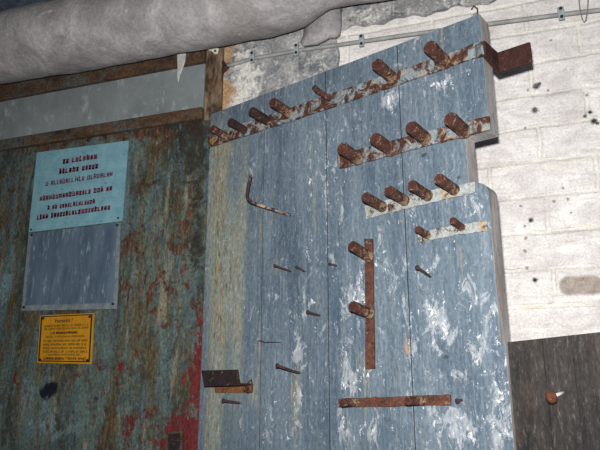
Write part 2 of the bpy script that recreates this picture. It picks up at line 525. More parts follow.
# ------------------------------------------------------------------ materials in use
BRICK_H = .107
BRICK_X = .06
BRICK_Z = -.044
M_board = mat_board(); M_edge = mat_edge()
M_bar = mat_rustbar('rusty_painted_iron', (122, 130, 132), .51)
M_bar2 = mat_rustbar('pale_painted_iron', (142, 146, 144), .44)
M_barrust = mat_rust('rusted_flat_iron', (56, 32, 26), (86, 52, 40), (138, 110, 96))
M_peg = mat_rust('rusted_peg', (42, 24, 20), (72, 41, 32), (128, 104, 82), .55)
M_pegdark = mat_rust('black_rusted_peg', (30, 20, 20), (52, 30, 26), (88, 60, 48), .66)
M_pegend = mat_rust('peg_end', (46, 24, 21), (70, 36, 30), (110, 72, 56), .62)
M_nail = mat_rust('rusty_nail', (34, 26, 28), (64, 42, 40), (110, 84, 76), .64)
M_dark = mat_rust('blackened_iron', (20, 15, 16), (38, 24, 24), (70, 44, 38), .68)
M_orange = mat_rust('orange_rust', (70, 44, 28), (112, 74, 44), (140, 106, 70), .6)
M_head = mat_rust('orange_nail_head', (70, 38, 26), (98, 54, 36), (142, 96, 74), .6)
M_door = mat_door(); M_rail = mat_rail(); M_jamb = mat_jamb(); M_conc = mat_concrete()
M_brick = mat_brickwall([(wallp(x, y).x, wallp(x, y).z, r) for x, y, r in ((535, 280, .0072), (531, 220, .0072), (535, 110, .010), (536, 86, .011), (539, 84, .007), (594, 121, .010), (597, 123, .006), (585, 116, .006), (590, 112, .006), (587, 95, .005), (526, 238, .0048), (525, 251, .005), (527, 268, .005), (551, 40, .004), (525, 128, .004), (568, 199, .004), (554, 201, .0045), (563, 188, .004), (548, 90, .004), (528, 90, .0038), (571, 213, .0035), (521, 206, .004), (525, 226, .004))]); M_duct = mat_duct(); M_tar = mat_tar()
M_strip = mat_plain('grey_painted_transom', (102, 108, 110), (120, 126, 127), (138, 143, 144), 7, (1, 1, .6), .6, (.54, .64), .15)
M_sign = mat_plain('pale_blue_enamel', (94, 134, 147), (114, 152, 160), (82, 78, 50), 24, (1, 1, 1), .55, (.61, .66), .1)
M_redtext = mat_plain('faded_red_lettering', (88, 32, 56), (106, 50, 74), (92, 84, 104), 120, (1, 1, 1), .7, (.66, .72), .1)
M_plate = mat_plain('grey_blue_plate', (60, 75, 90), (82, 98, 112), (124, 134, 140), 22, (1, 1, .2), .6, (.56, .68), .25)
M_platerim = mat_plain('pale_plate_rim', (84, 96, 104), (116, 122, 124), (70, 52, 40), 30, (1, 1, 1), .7, (.58, .66), .3)
M_yellow = mat_plain('yellow_enamel', (156, 108, 20), (178, 126, 26), (156, 142, 112), 14, (1, 1, .6), .5, (.68, .74), .1)
M_black = mat_plain('black_print', (30, 24, 22), (44, 34, 28), None, 60)
M_pvc = mat_plain('grey_conduit', (116, 118, 118), (142, 142, 138), (92, 92, 90), 20, (1, 1, 1), .6)
M_clip = mat_plain('grey_clip', (118, 128, 130), (146, 152, 152), (110, 112, 112), 40)
M_hole = mat_plain('dark_screw_and_seam_shade', (22, 24, 26), (40, 42, 44), None, 60)
M_flake = mat_plain('flaking_plaster', (150, 150, 150), (196, 194, 190), (100, 92, 84), 30)
M_tab = mat_plain('rust_stained_tab', (170, 160, 140), (204, 198, 186), (140, 96, 60), 26)
M_ceil = mat_plain('dark_concrete_ceiling', (48, 58, 70), (82, 92, 104), (112, 122, 132), 30, (1, 1, 1), .9, (.56, .68), .8)
M_floor = mat_plain('grey_concrete_floor', (78, 78, 76), (110, 108, 104), (64, 62, 60), 8, (1, 1, 1), .9)
M_wire = mat_plain('dull_wire', (90, 90, 92), (130, 130, 130), None, 60, (1, 1, 1), .5)
M_hook = mat_rustbar('rod_with_paint_remains', (140, 138, 136), .53, (34, 26, 26), (62, 44, 40))
M_stain = mat_plain('pale_scrape', (196, 192, 186), (214, 210, 204), None, 60)

# ------------------------------------------------------------------ the setting
ZC = wallp(60, 0).z + .23
XL, XR, YF = -4.5, 2.6, -1.2
v, f = boxv((XL, YF, -.1), (XR, WY + .25, 0)); setp(mesh('floor', v, f, M_floor), kind='structure')
CEIL_Z = 2.96
v, f = boxv((XL, YF, CEIL_Z), (XR, WY + .25, CEIL_Z + .1)); setp(mesh('ceiling', v, f, M_ceil), kind='structure')

wl = lambda px, py: wallp(px, py)
# whitewashed brick wall, right of the pilaster
xb0 = wallp(330, 60).x
us = lines([xb0, XR], .011); ws = lines([0, 1.3, CEIL_Z], .011)
ws = [0, .4, .8] + [w for w in ws if w > 1.2]
wm1 = [blobs(wl, [(580, 285, 20, 12, .75), (566, 286, 8, 12, .5), (597, 286, 14, 12, .5), (598, 180, 3, 12, .6), (497, 22, 20, 5, .35), (540, 12, 12, 5, .25)]),
       blobs(wl, [(535, 280, 2.2, 2.4, 1.0), (531, 220, 2.2, 2.4, 1.0), (535, 110, 3, 2.6, .8), (537, 86, 3.5, 3.5, .75), (594, 121, 3.2, 2.4, .8), (585, 116, 3, 3, .5), (590, 112, 3, 3, .45), (526, 238, 1.5, 2, .7), (526, 251, 1.5, 1.6, .7), (527, 268, 2, 1.6, .6), (551, 40, 1.5, 1.2, .7), (525, 128, 1.4, 1.2, .6), (568, 199, 3, 1.2, .5), (555, 201, 3, 1.2, .45), (510, 305, .1, .1, .1)]),
       blobs(wl, [(530, 308, 30, 4, .6), (560, 165, 40, 5, .6), (540, 128, 30, 5, .45), (590, 227, 14, 5, .6), (540, 62, 30, 4, .3), (505, 165, 16, 8, .4), (590, 12, 12, 20, .2)])]
setp(panel('wall_back', us, ws, lambda u, w: True, .25, [M_brick], None, {'m1': wm1}, (0, WY, 0), 0, None, 0), kind='structure')

# pilaster of bare plaster between the door frame and the bricks
PO = .02
xp0, xp1 = wallp(222, 80, PO).x, wallp(337, 50, PO).x
us = lines([xp0, xp1], .012); ws = lines([1.5, CEIL_Z], .012); ws = [0, .7] + ws
pl = lambda px, py: wallp(px, py, PO)
pm = [blobs(pl, [(224, 60, 10, 16, .9), (228, 90, 12, 20, .6), (232, 52, 8, 10, .7), (222, 100, 6, 16, .8)]),
      blobs(pl, [(250, 80, 16, 20, .6), (242, 60, 12, 14, .5), (300, 90, 12, 12, .5), (320, 62, 10, 12, .3), (235, 100, 14, 12, .6), (295, 40, 8, 8, .35)]),
      blobs(pl, [(275, 45, 14, 12, .4), (280, 75, 16, 16, .3), (333, 50, 4, 14, .5), (270, 70, 8, 12, .3)])]
setp(panel('trim_1', us, ws, lambda u, w: True, PO, [M_conc], None, {'m1': pm}, (0, WY - PO, 0), 0, lambda u, w: (u + .006 * math.sin(w * 41) * (1 if u > xp1 - .001 else 0), w, 0), .004), kind='structure')

# rough concrete band under the ceiling, above the white bricks
BO2 = .02
a, b = wallp(340, 26, BO2), wallp(480, 3, BO2)
zlow = .5 * (a.z + b.z)
us = lines([xp1 + .002, XR], .012); ws = lines([zlow, CEIL_Z], .012)
bm_ = [[], [(xp1 + .12, zlow + .03, .1, .03, .5), (xp1 + .4, zlow + .02, .1, .03, .3)], [(xp1 + .2, zlow + .04, .3, .05, .35), (xp1 + .6, zlow + .03, .3, .05, .4)]]
setp(panel('trim_2', us, ws, lambda u, w: True, BO2, [M_conc], None, {'m1': bm_}, (0, WY - BO2, 0), 0, lambda u, w: (u, w + (.006 * math.sin(u * 37) + .004 * math.sin(u * 91) if w < zlow + .001 else 0), 0), .003), kind='structure')

# left wall around the door: plain plastered wall behind the steel
v, f = boxv((XL, WY, 0), (xb0 - .001, WY + .25, CEIL_Z)); setp(mesh('wall_left', v, f, M_conc), kind='structure')

# rust-stained jamb
JO = .035
xj0, xj1 = wallp(205, 80, JO).x, wallp(221.5, 80, JO).x
v, f = boxv((xj0, WY - JO, wallp(212, 119, JO).z), (xj1, WY, CEIL_Z)); setp(mesh('trim_3', v, f, M_jamb, bevel=.004), kind='structure')

# steel door with its painted transom and rails
DO = .03
dl = lambda px, py, o=DO: wallp(px, py, o)
def zline(pts, o=DO): return sum(wallp(px, py, o).z for px, py in pts) / len(pts)
z1 = zline([(10, 141), (195, 108)]); z0 = zline([(10, 152), (195, 119)])
z2 = zline([(10, 101), (195, 64)]); z3 = z2 + .06
xd1 = xj0 - .002
us = lines([XL + 2.3, dl(-30, 200).x, xj1], .011); us = [u for u in us if u > dl(-30, 200).x - .001 or abs(u - XL - .4) < .01]
ws = lines([0, dl(100, 470).z, z0], .011); ws = [w for w in ws if w > dl(100, 470).z - .001 or w < .01]
m1 = [blobs(dl, [(197, 405, 14, 60, 1.0), (202, 335, 7, 40, .85), (190, 445, 22, 24, 1.0), (180, 425, 12, 14, .7), (162, 440, 12, 16, .75), (134, 438, 10, 16, .68), (122, 366, 5, 8, .9), (100, 362, 6, 5, .6), (108, 380, 6, 5, .5), (131, 422, 8, 8, .6), (82, 391, 5, 4, .7), (14, 381, 5, 7, .55), (75, 375, 6, 3, .4), (150, 415, 10, 8, .4), (180, 325, 8, 10, .35), (185, 275, 8, 12, .4), (172, 285, 6, 10, .35), (104, 392, 5, 3, .5), (190, 215, 5, 4, .5), (100, 440, 4, 10, .6), (155, 385, 8, 6, .3), (60, 377, 3, 4, .6)]),
      blobs(dl, [(100, 136, 120, 6, .8), (180, 130, 24, 14, .7), (140, 135, 30, 8, .5), (150, 285, 26, 4, .45), (190, 130, 18, 8, .5), (125, 260, 3, 40, .4), (196, 180, 6, 30, .4), (110, 410, 20, 12, .2), (30, 160, 3, 20, .5), (160, 330, 14, 22, .25), (185, 220, 10, 20, .6), (200, 300, 6, 30, .35), (140, 200, 30, 60, .3), (150, 300, 30, 40, .3), (120, 420, 40, 40, .32), (190, 280, 14, 30, .45), (12, 180, 16, 30, .35), (170, 260, 16, 20, .4)]),
      blobs(dl, [(163, 300, 4, 60, .95), (168, 220, 4, 60, .7), (158, 180, 5, 50, .55), (176, 350, 5, 50, .65), (140, 160, 6, 20, .4), (100, 330, 3, 30, .4), (130, 330, 6, 40, .35), (48, 380, 14, 6, .4), (62, 372, 4, 8, .6), (3, 270, 4, 30, .4)])]
m2 = [blobs(dl, [(192, 140, 18, 50, .95), (198, 250, 11, 70, .75), (175, 125, 20, 12, .5), (150, 180, 18, 40, .35), (140, 130, 60, 8, .35), (145, 250, 6, 40, .3), (100, 380, 8, 40, .25), (15, 200, 10, 60, .25), (180, 390, 8, 30, .35), (20, 330, 12, 40, .2), (10, 440, 20, 20, .2)]),
      blobs(dl, [(46, 393, 8, 9, .9), (53, 386, 7, 7, .6), (23, 388, 2.5, 3, .5)]),
      blobs(dl, [(40, 400, 30, 30, .45), (110, 350, 20, 40, .25), (6, 285, 10, 30, .9), (20, 350, 14, 40, .5), (60, 430, 40, 20, .5), (130, 300, 14, 40, .35), (100, 395, 30, 20, .3), (165, 160, 14, 16, .2)])]
setp(panel('door_1', us, ws, lambda u, w: True, DO, [M_door], None, {'m1': m1, 'm2': m2}, (0, WY - DO, 0), 0, lambda u, w: (u, w, .002 * math.sin(u * 9) * math.sin(w * 7)), .002), kind='structure')
RO = .045
v, f = boxv((XL + 2.3, WY - RO, z0 + .001), (xd1 - .0005, WY, z1)); setp(mesh('trim_4', v, f, M_rail, bevel=.004), kind='structure')
v, f = boxv((XL + 2.3, WY - DO, z1 + .001), (xd1 - .004, WY, z2)); setp(mesh('trim_5', v, f, M_strip, bevel=.002), kind='structure')
v, f = boxv((XL + 2.3, WY - RO, z2 + .001), (xd1 - .0005, WY, z2 + .14)); setp(mesh('trim_6', v, f, M_rail, bevel=.004), kind='structure')

# ------------------------------------------------------------------ lagged duct under the ceiling
def duct():
    keys = [(-260, 131, .135), (-120, 107, .135), (0, 85, .133), (60, 76, .135), (120, 65, .134), (180, 54.5, .135), (235, 43.5, .136), (262, 39, .135), (285, 33, .132), (300, 27.5, .127), (313, 18.5, .119), (325, 11, .112), (345, 6.5, .108), (400, -1.5, .108), (470, -13, .11), (620, -40, .11), (760, -64, .11)]
    YC = WY - .19
    rings = []
    for px, pb, r in keys:
        d = ray(px, pb)
        p = hit(px, pb, Vector((0, YC, 0)), Vector((0, 1, 0)))
        p = p + Vector((0, 0, r * math.hypot(d.y, d.z) / d.y))
        rings.append((p, r))
    # resample smoothly
    out = []
    for i in range(len(rings) - 1):
        (p, r), (q, s) = rings[i], rings[i + 1]
        n = max(1, int((q - p).length / .02))
        for k in range(n):
            t = k / n
            out.append((p.lerp(q, t), r + (s - r) * t))
    out.append(rings[-1])
    v, f = [], []
    seg = 48
    for i, (p, r) in enumerate(out):
        for s in range(seg):
            an = 2 * math.pi * s / seg
            x = p.x
            rr = r * (1 + .010 * math.sin(x * 11 + 2 * an) + .008 * math.sin(x * 23 + 3 * an + 1) + .006 * math.sin(x * 47 - 5 * an))
            v.append(Vector((x, YC + math.cos(an) * rr, p.z + math.sin(an) * rr)))
    for i in range(len(out) - 1):
        for s in range(seg):
            q = (s + 1) % seg
            f.append([i * seg + s, i * seg + q, (i + 1) * seg + q, (i + 1) * seg + s])
    f.append(list(range(seg))); f.append([(len(out) - 1) * seg + s for s in range(seg)])
    zs = [p.z for p, r in out]; print('duct z', min(zs), max(zs), 'ceil', CEIL_Z)
    o = mesh('ventilation_duct', [q - Vector((-.6, YC, 2.4)) for q in v], f, M_duct, None, True, None, Vector((-.6, YC, 2.4)))
    setp(o, 'thick grey lagged duct running under the ceiling above door and board', 'duct')
duct()

# mortar lump by the duct
poly = [(304, 26), (314, 15), (328, 4), (340, 3), (340.5, 20), (339, 33), (335, 36), (329, 36.5), (322, 40), (316, 43), (308, 44), (303, 45), (300, 42), (303, 36)]
pv = [wallp(x, y, .045) for x, y in poly]
cc = sum(pv, Vector()) / len(pv)
v = [p - cc for p in pv] + [(p - cc) * 1.0 + Vector((0, .018, 0)) for p in pv] + [(p - cc) * .6 + Vector((0, -.012, 0)) for p in pv]
n = len(pv); f = []
for i in range(n):
    j = (i + 1) % n
    f += [[i, i + n, j + n, j], [i + 2 * n, i, j, j + 2 * n]]
f += [[2 * n + i for i in range(n)], [n + i for i in range(n)][::-1]]
o = mesh('mortar_lump', v, f, M_duct, None, True, None, cc)
setp(o, 'grey lump of lagging plaster hanging below the duct where it narrows', 'plaster lump')

# ------------------------------------------------------------------ conduit with its clips
def conduit():
    pts = [(225, 66.5), (238, 63), (252, 58.5), (275, 54.5), (297, 50.5), (330, 46), (362, 41.5), (400, 36), (450, 29), (500, 22.5), (561, 14.5), (600, 10), (700, -4)]
    P = [wallp(x, y, .036) for x, y in pts]
    c = P[6].copy()
    t = thing('conduit', 'thin grey conduit pipe crossing the plaster and white bricks behind the board top', 'pipe', c)
    v, f, k = tube([p - c for p in P], .0068, 10)
    mesh('pipe', v, f, M_pvc, t, True)
    # crimped end turned onto the wall
    e = [P[0], wallp(222, 64, .045), wallp(224, 72, .03)]
    v, f, k = tube([wallp(229, 65, .034) - c, wallp(225, 68, .04) - c, wallp(223, 71, .03) - c, wallp(222.5, 75, .022) - c], [.009, .012, .009, .004], 8, .6)
    mesh('pipe_end', v, f, M_nail, t, True)
    v, f, k = tube([wallp(226, 68, .04) - c, wallp(223.5, 63, .036) - c, wallp(222, 60, .024) - c], [.008, .007, .003], 8, .6)
    mesh('pipe_end', v, f, M_nail, t, True)
    where = ['bare plaster nearest the door frame', 'bare plaster beside the grey plaster lump', 'white bricks above the board', 'white bricks right of the board top']
    for (x, y), wd in zip([(253, 58), (297, 50.5), (362, 41.5), (561, 14.5)], where):
        q = wallp(x, y, .04)
        base = .022
        cl = thing('pipe_clip', 'grey two-screw conduit clip on the ' + wd, 'clip', q, 0, 'conduit clips')
        w, h = .0085, .022
        v, f = prism([Vector((-w, -.01, -h)), Vector((w, -.01, -h)), Vector((w * 1.1, -.012, 0)), Vector((w, -.01, h)), Vector((-w, -.01, h)), Vector((-w * 1.1, -.012, 0))], .008, Vector((0, -1, 0)))
        mesh('saddle', v, f, M_clip, cl, bevel=.002)
        for s in (-1, 1):
            v, f, k = tube([Vector((0, -.008, s * .014)), Vector((0, -.014, s * .014))], .0048, 10)
            mesh('screw', v, f, M_hole, cl)
conduit()

# wire loop hanging at the top right
pts = [(579, -22), (579, 0), (580, 10), (582, 18), (584, 22), (586, 20), (587.5, 10), (588, 0), (588, -22)]
P = [wallp(x, y, .05) for x, y in pts]; c = P[4].copy()
v, f, k = tube([p - c for p in P], .0016, 6)
setp(mesh('hanging_wire_loop', v, f, M_wire, None, True, None, c), 'thin wire loop hanging over the conduit at the right end of the white wall', 'wire')

# peeling strip and tab under the duct
poly = [(176.5, 48), (186, 46), (185, 60), (182.5, 68), (179.5, 76), (178, 82), (177, 76), (177.5, 66)]
P = [wallp(x, y, .056) for x, y in poly]; c = P[0].copy()
v, f = prism([p - c for p in P], .005, Vector((0, -1, 0)))
setp(mesh('hanging_flake', v, f, M_flake, None, False, None, c, 0, .001), 'pale tapering flake hanging from the duct over the grey transom', 'flake')
poly = [(204, 47), (212, 44), (217, 44.5), (218.5, 49), (217.5, 53.5), (214.5, 54), (212, 51.5), (208, 50)]
P = [wallp(x, y, .06) for x, y in poly]; c = P[0].copy()
t = thing('metal_tab', 'small pale rounded tab with a hole under the duct at the door jamb', 'tab', c)
v, f = prism([p - c for p in P], .004, Vector((0, -1, 0)))
mesh('plate', v, f, M_tab, t, bevel=.001)
q = wallp(215, 50.8, .062) - c
v, f, k = tube([q, q + Vector((0, .004, 0))], .0042, 10); mesh('hole', v, f, M_hole, t)

# ------------------------------------------------------------------ signs on the door
def quad_map(cs, out):
    P = [wallp(x, y, out) for x, y in cs]          # top-left, top-right, bottom-right, bottom-left
    def fn(s, t):
        return P[0].lerp(P[1], s).lerp(P[3].lerp(P[2], s), t)
    return fn, P

def plate_mesh(fn, c, nx, ny, thick, curl=0.0):
    v, f = [], []
    for j in range(ny + 1):
        for i in range(nx + 1):
            p = fn(i / nx, j / ny) - c
            p.y -= curl * (math.sin(i * 1.3) * math.sin(j * 1.7)) * .5
            v.append(p)
    n = len(v)
    v += [p + Vector((0, thick, 0)) for p in v[:n]]
    W = nx + 1
    for j in range(ny):
        for i in range(nx):
            a = j * W + i
            f.append([a, a + 1, a + W + 1, a + W])
            f.append([n + a, n + a + W, n + a + W + 1, n + a + 1])
    def strip(ids):
        for a, b in zip(ids, ids[1:]): f.append([a, b, b + n, a + n])
    strip(list(range(W))); strip([ny * W + i for i in range(W)]); strip([j * W for j in range(ny + 1)]); strip([j * W + nx for j in range(ny + 1)])
    return v, f

def glyph_rows(fn, rows, c, seedv, lift=.0006):
    """rows of worn, unreadable letter strokes: (s0, s1, t0, t1, weight)"""
    rnd = random.Random(seedv)
    v, f = [], []
    def q(s0, t0, s1, t1):
        b = len(v)
        for s, t in ((s0, t0), (s1, t0), (s1, t1), (s0, t1)):
            p = fn(s, t) - c; p.y -= lift; v.append(p)
        f.append([b, b + 1, b + 2, b + 3])
    for (s0, s1, t0a, t0b, h, wgt) in rows:
        s = s0
        cw = h * .55
        n = 0
        while s < s1 - cw * .5:
            k = (s - s0) / (s1 - s0)
            t = t0a + (t0b - t0a) * k
            if n and rnd.random() < .09:
                s += cw * .8; n = 0; continue
            lw = cw * rnd.uniform(.75, 1.1); st = cw * .28 * wgt
            up = h * (.25 if rnd.random() < .22 else 0)
            kind = rnd.randrange(5)
            q(s, t - up, s + st, t + h)
            if kind != 1: q(s + lw - st, t, s + lw, t + h)
            if kind in (0, 2): q(s, t, s + lw, t + st)
            if kind in (1, 2, 4): q(s, t + h - st, s + lw, t + h)
            if kind in (0, 3): q(s, t + h * .45, s + lw, t + h * .45 + st)
            s += lw + cw * .22; n += 1
    return v, f

def words(fn, text, s0, s1, t0, t1, c, lift=.0007, shear=0.0, bold=0.0):
    cu = bpy.data.curves.new('lettering', 'FONT'); cu.body = text; cu.size = 1; cu.shear = shear; cu.offset = bold; cu.resolution_u = 2
    ob = bpy.data.objects.new('lettering', cu); C.objects.link(ob)
    dg = bpy.context.evaluated_depsgraph_get()
    me = bpy.data.meshes.new_from_object(ob.evaluated_get(dg))
    bpy.data.objects.remove(ob)
    xs = [q.co.x for q in me.vertices]; ys = [q.co.y for q in me.vertices]
    x0, x1, y0, y1 = min(xs), max(xs), min(ys), max(ys)
    v = []
    for q in me.vertices:
        p = fn(s0 + (s1 - s0) * (q.co.x - x0) / (x1 - x0), t1 + (t0 - t1) * (q.co.y - y0) / (y1 - y0)) - c
        p.y -= lift; v.append(p)
    f = [list(p.vertices) for p in me.polygons]
    bpy.data.meshes.remove(me)
    return v, f

# pale blue notice
fn, P = quad_map([(37, 152.5), (128.5, 140.5), (122, 221), (28.5, 232.5)], DO + .008)
c = P[3].copy()
t = thing('notice_sign', 'pale blue enamel notice with six rows of faded red lettering on the door', 'sign', c)
v, f = plate_mesh(fn, c, 10, 9, .004, .0012); mesh('plate', v, f, M_sign, t)
rows = [(.31, .68, .135, .125, .06, 1.9), (.28, .70, .26, .25, .06, 1.9), (.14, .86, .395, .375, .055, 1.3), (.09, .88, .575, .555, .055, 1.6), (.19, .70, .705, .695, .05, 1.6), (.08, .86, .805, .79, .055, 1.9)]
for i, rw in enumerate(rows):
    v, f = glyph_rows(fn, [rw], c, 3 + i, .0012)
    mesh('text_line', v, f, M_redtext, t)
for s, tt in ((.03, .97), (.96, .96)):
    p = fn(s, tt) - c
    v, f, k = tube([p, p + Vector((0, -.004, 0))], .004, 8); mesh('screw', v, f, M_nail, t)

# grey plate under it
fn, P = quad_map([(29, 233.5), (121, 222.5), (117, 309), (21.5, 311)], DO + .006)
c = P[3].copy()
t = thing('blank_plate', 'blank grey-blue metal plate with a pale rim below the blue notice', 'plate', c)
v, f = plate_mesh(fn, c, 10, 9, .004, .001); mesh('plate', v, f, M_plate, t)
def sub(fn, s0, s1, t0, t1): return lambda s, tt: fn(s0 + (s1 - s0) * s, t0 + (t1 - t0) * tt)
parts = []
for a in ((.0, .03, 0, 1), (.965, 1, 0, 1), (.03, .965, .93, 1.0)):
    pv, pf = plate_mesh(sub(fn, *a), c, 2 if a[1] - a[0] < .2 else 8, 2 if a[3] - a[2] < .2 else 8, .005)
    parts.append(([q - Vector((0, .0025, 0)) for q in pv], pf))
v, f = joinm(parts); mesh('rim', v, f, M_platerim, t, bevel=.001)
for s, tt in ((.03, .955), (.965, .945), (.04, .03), (.97, .03)):
    p = fn(s, tt) - c - Vector((0, .002, 0))
    v, f, k = tube([p, p + Vector((0, -.005, 0))], .005, 8); mesh('screw', v, f, M_hole, t)

# yellow warning sign
fn, P = quad_map([(40.2, 315.4), (94, 313), (91.2, 364), (37, 363)], DO + .008)
c = P[3].copy()
t = thing('warning_sign', 'yellow enamel warning sign with black German print below the blank plate', 'sign', c)
v, f = plate_mesh(fn, c, 6, 6, .004, .0006); mesh('plate', v, f, M_yellow, t)
parts = []
for a in ((.025, .975, .02, .04), (.025, .975, .945, .968), (.02, .045, .04, .95), (.95, .975, .04, .95)):
    parts.append(plate_mesh(lambda s, tt, a=a: sub(fn, *a)(s, tt) - Vector((0, .0012, 0)), c, 3, 3, .001))
v, f = joinm(parts); mesh('border', v, f, M_black, t)
v, f = words(fn, 'Vorsicht !', .28, .62, .085, .17, c, .0012, .1, .02); mesh('heading', v, f, M_black, t)
rows = [(.10, .92, .215, .205, .042, .9), (.10, .92, .275, .265, .042, .8), (.22, .74, .36, .355, .046, 1.5), (.14, .86, .44, .435, .04, .8),
        (.10, .9, .525, .52, .042, .9), (.10, .92, .60, .595, .042, .9), (.10, .92, .672, .67, .042, .9), (.10, .92, .742, .74, .042, 1.0), (.2, .8, .805, .805, .04, .8), (.12, .50, .878, .878, .05, 1.3)]
for i, rw in enumerate(rows):
    v, f = glyph_rows(fn, [rw], c, 11 + i, .0012)
    mesh('text_line', v, f, M_black, t)
v, f = words(fn, 'Hände weg!', .53, .90, .86, .94, c, .0012, 0, .02); mesh('text_line', v, f, M_black, t)
for s, tt in ((.07, .07), (.93, .07), (.06, .93), (.93, .93)):
    p = fn(s, tt) - c
    v, f, k = tube([p, p + Vector((0, -.004, 0))], .0045, 8); mesh('screw', v, f, M_hole, t)

# lock plate on the door
cs = [(165.5, 431.5), (182.5, 430.5), (182, 458), (165, 458)]
fn, P = quad_map(cs, DO + .012); c = P[3].copy()
t = thing('lock_plate', 'dark rectangular lock plate on the red lower edge of the door', 'lock', c)
parts = [plate_mesh(sub(fn, *a), c, 2, 4, .012) for a in ((0, .14, 0, 1), (.86, 1, 0, 1), (.14, .86, 0, .1), (.14, .86, .9, 1))]
v, f = joinm(parts); mesh('frame', v, f, M_rail, t, bevel=.001)
v, f = plate_mesh(lambda s, tt: sub(fn, .12, .88, .08, .92)(s, tt) + Vector((0, .006, 0)), c, 2, 4, .005); mesh('back_plate', v, f, M_dark, t)
p = fn(.5, .5) - c
v, f, k = tube([p + Vector((0, .008, 0)), p + Vector((0, .002, 0))], .007, 10); mesh('keyhole', v, f, M_hole, t)

# ------------------------------------------------------------------ the board
def build_board():
    t = thing('tool_board', 'tall blue-grey plank board with iron tool pegs standing before the wall', 'board', BO, BA)
    ztop = sum(bl(x, y).z for x, y in [(225, 111), (345, 63.5), (470, 15)]) / 3
    uL = bl(208, 145).x * .5 + bl(200, 440).x * .5
    s1 = bl(261, 330).x; s2 = bl(328, 300).x; s3 = bl(408.5, 300).x
    uT = bl(486, 90).x                                 # right edge of the top block
    uN = bl(467, 160).x                                # edge in the notch
    uM = bl(494, 260).x                                # edge from the notch down
    uB = bl(510, 400).x                                # lower right edge
    zb = bl(490, 129).z; zn = bl(485, 181).z; zk = bl(504, 344).z
    print('board: width', uB - uL, 'ztop', ztop, 'seams', uL, s1, s2, s3, uT, uN, uM, uB, zb, zn, zk)
    W = blobs(bl, [(391, 100, 9, 13, .9), (443, 83, 13, 9, .6), (402, 160, 20, 5, .35), (470, 200, 14, 20, .45), (362, 290, 10, 34, .6), (345, 300, 10, 20, .4), (383, 262, 12, 16, .5), (405, 215, 14, 12, .3),
                   (432, 310, 14, 14, .6), (440, 335, 18, 18, .6), (428, 265, 12, 14, .45), (493, 310, 7, 26, .55), (470, 300, 14, 40, .25), (298, 352, 7, 16, .7), (297, 398, 5, 12, .8), (345, 350, 6, 30, .55), (350, 385, 12, 10, .4),
                   (372, 430, 18, 12, .6), (340, 420, 6, 30, .5), (500, 390, 14, 50, .55), (470, 430, 30, 20, .5), (440, 420, 20, 20, .4), (310, 245, 5, 14, .5), (322, 274, 6, 5, .6), (303, 300, 8, 14, .45), (276, 297, 2.2, 2.2, 1.2), (312, 303, 2, 2, 1.1), (294, 322, 6, 14, .4),
                   (268, 420, 8, 30, .3), (250, 185, 6, 30, .25), (330, 170, 10, 16, .3), (310, 180, 3, 40, .5), (326, 200, 2.5, 60, .55), (460, 120, 10, 10, .25), (345, 128, 10, 16, .3), (410, 350, 5, 60, .4), (400, 285, 16, 20, .3), (365, 380, 14, 18, .35), (440, 380, 30, 10, .3),
                   (475, 355, 10, 40, .35), (340, 210, 8, 12, .3), (368, 195, 8, 5, .35), (290, 430, 10, 14, .35), (330, 88, 1.5, 24, .4), (400, 60, 2, 10, .3), (445, 35, 20, 10, .2), (262, 150, 2, 100, .25)])
    G = blobs(bl, [(216, 200, 10, 70, .8), (218, 320, 9, 80, .75), (228, 260, 10, 60, .6), (238, 330, 6, 90, .5), (214, 430, 8, 40, .5), (244, 200, 5, 60, .4), (225, 150, 16, 8, .4), (252, 390, 4, 14, .5), (276, 268, 5, 10, .25)])
    D = blobs(bl, [(468, 152, 5, 13, .95), (461, 177, 2.2, 2.2, 1.2), (426, 154, 8, 4, .7), (447, 357, 4, 4, .9), (454, 374, 2.2, 4, .8), (302, 432, 2, 3, .7), (395, 424, 1.2, 5, .6), (345, 372, .1, .1, .1), (470, 44, 3, 6, .4), (281, 345, 3, 3, .2), (486, 165, 2, 2, .3)])
    T = blobs(bl, [(406, 344, 3.5, 12, .75), (407, 352, 3, 8, .6), (240, 388, 18, 6, .3), (322, 276, 5, 4, .3), (222, 300, 3, 60, .35), (245, 400, 6, 10, .3), (300, 62, .1, .1, 0)])
    masks = {'m1': [W, G, D], 'm2': [T, [], []]}
    TH = .058
    gap = .0008
    def plank(a, b, filled=lambda u, w: True, ub=(), wb=(), warp=None):
        us = lines([a, b] + list(ub), .011)
        ws = [0, .3, .6] + [w for w in lines([.9, ztop] + list(wb), .011)]
        o = panel('plank', us, ws, filled, TH, [M_board, M_edge, M_hole], t, masks, None, 0, warp, .0012)  # inner plank sides coloured near-black: the shade in the seams is painted on
        return o
    plank(uL, s1 - gap * .6); plank(s1 + gap * .6, s2 - gap); plank(s2 + gap, s3 - gap)
    def fl(u, w):
        if w > zb: return u < uT
        if w > zn: return u < uN
        if w > zk: return u < uM
        return u < uB
    def rnd_(u, w):
        R = .028
        du, dw = u - (uM - R), w - (zn - R)
        if w <= zn + 1e-5 and du > 0 and dw > 0 and u < uM + 1e-5:
            m, l = max(du, dw), math.hypot(du, dw)
            return uM - R + du * m / l, zn - R + dw * m / l, 0.0
        return u, w, 0.0
    plank(s3 + gap, uB, fl, (uT, uN, uM), (zb, zn, zk), rnd_)
    # dark battens that hold the planks together behind
    for z in (1.2, 2.0):
        v, f = boxv((uL + .03, TH, z - .05), (uN - .05, TH + .02, z + .05)); mesh('batten', v, f, M_edge, t)
    return t, ztop, uL
board, ZT, UL = build_board()

# ------------------------------------------------------------------ things on the board
def on_board(name, label, cat, px, py, group=None):
    u = bl(px, py)
    return thing(name, label, cat, bw(u), BA, group), u

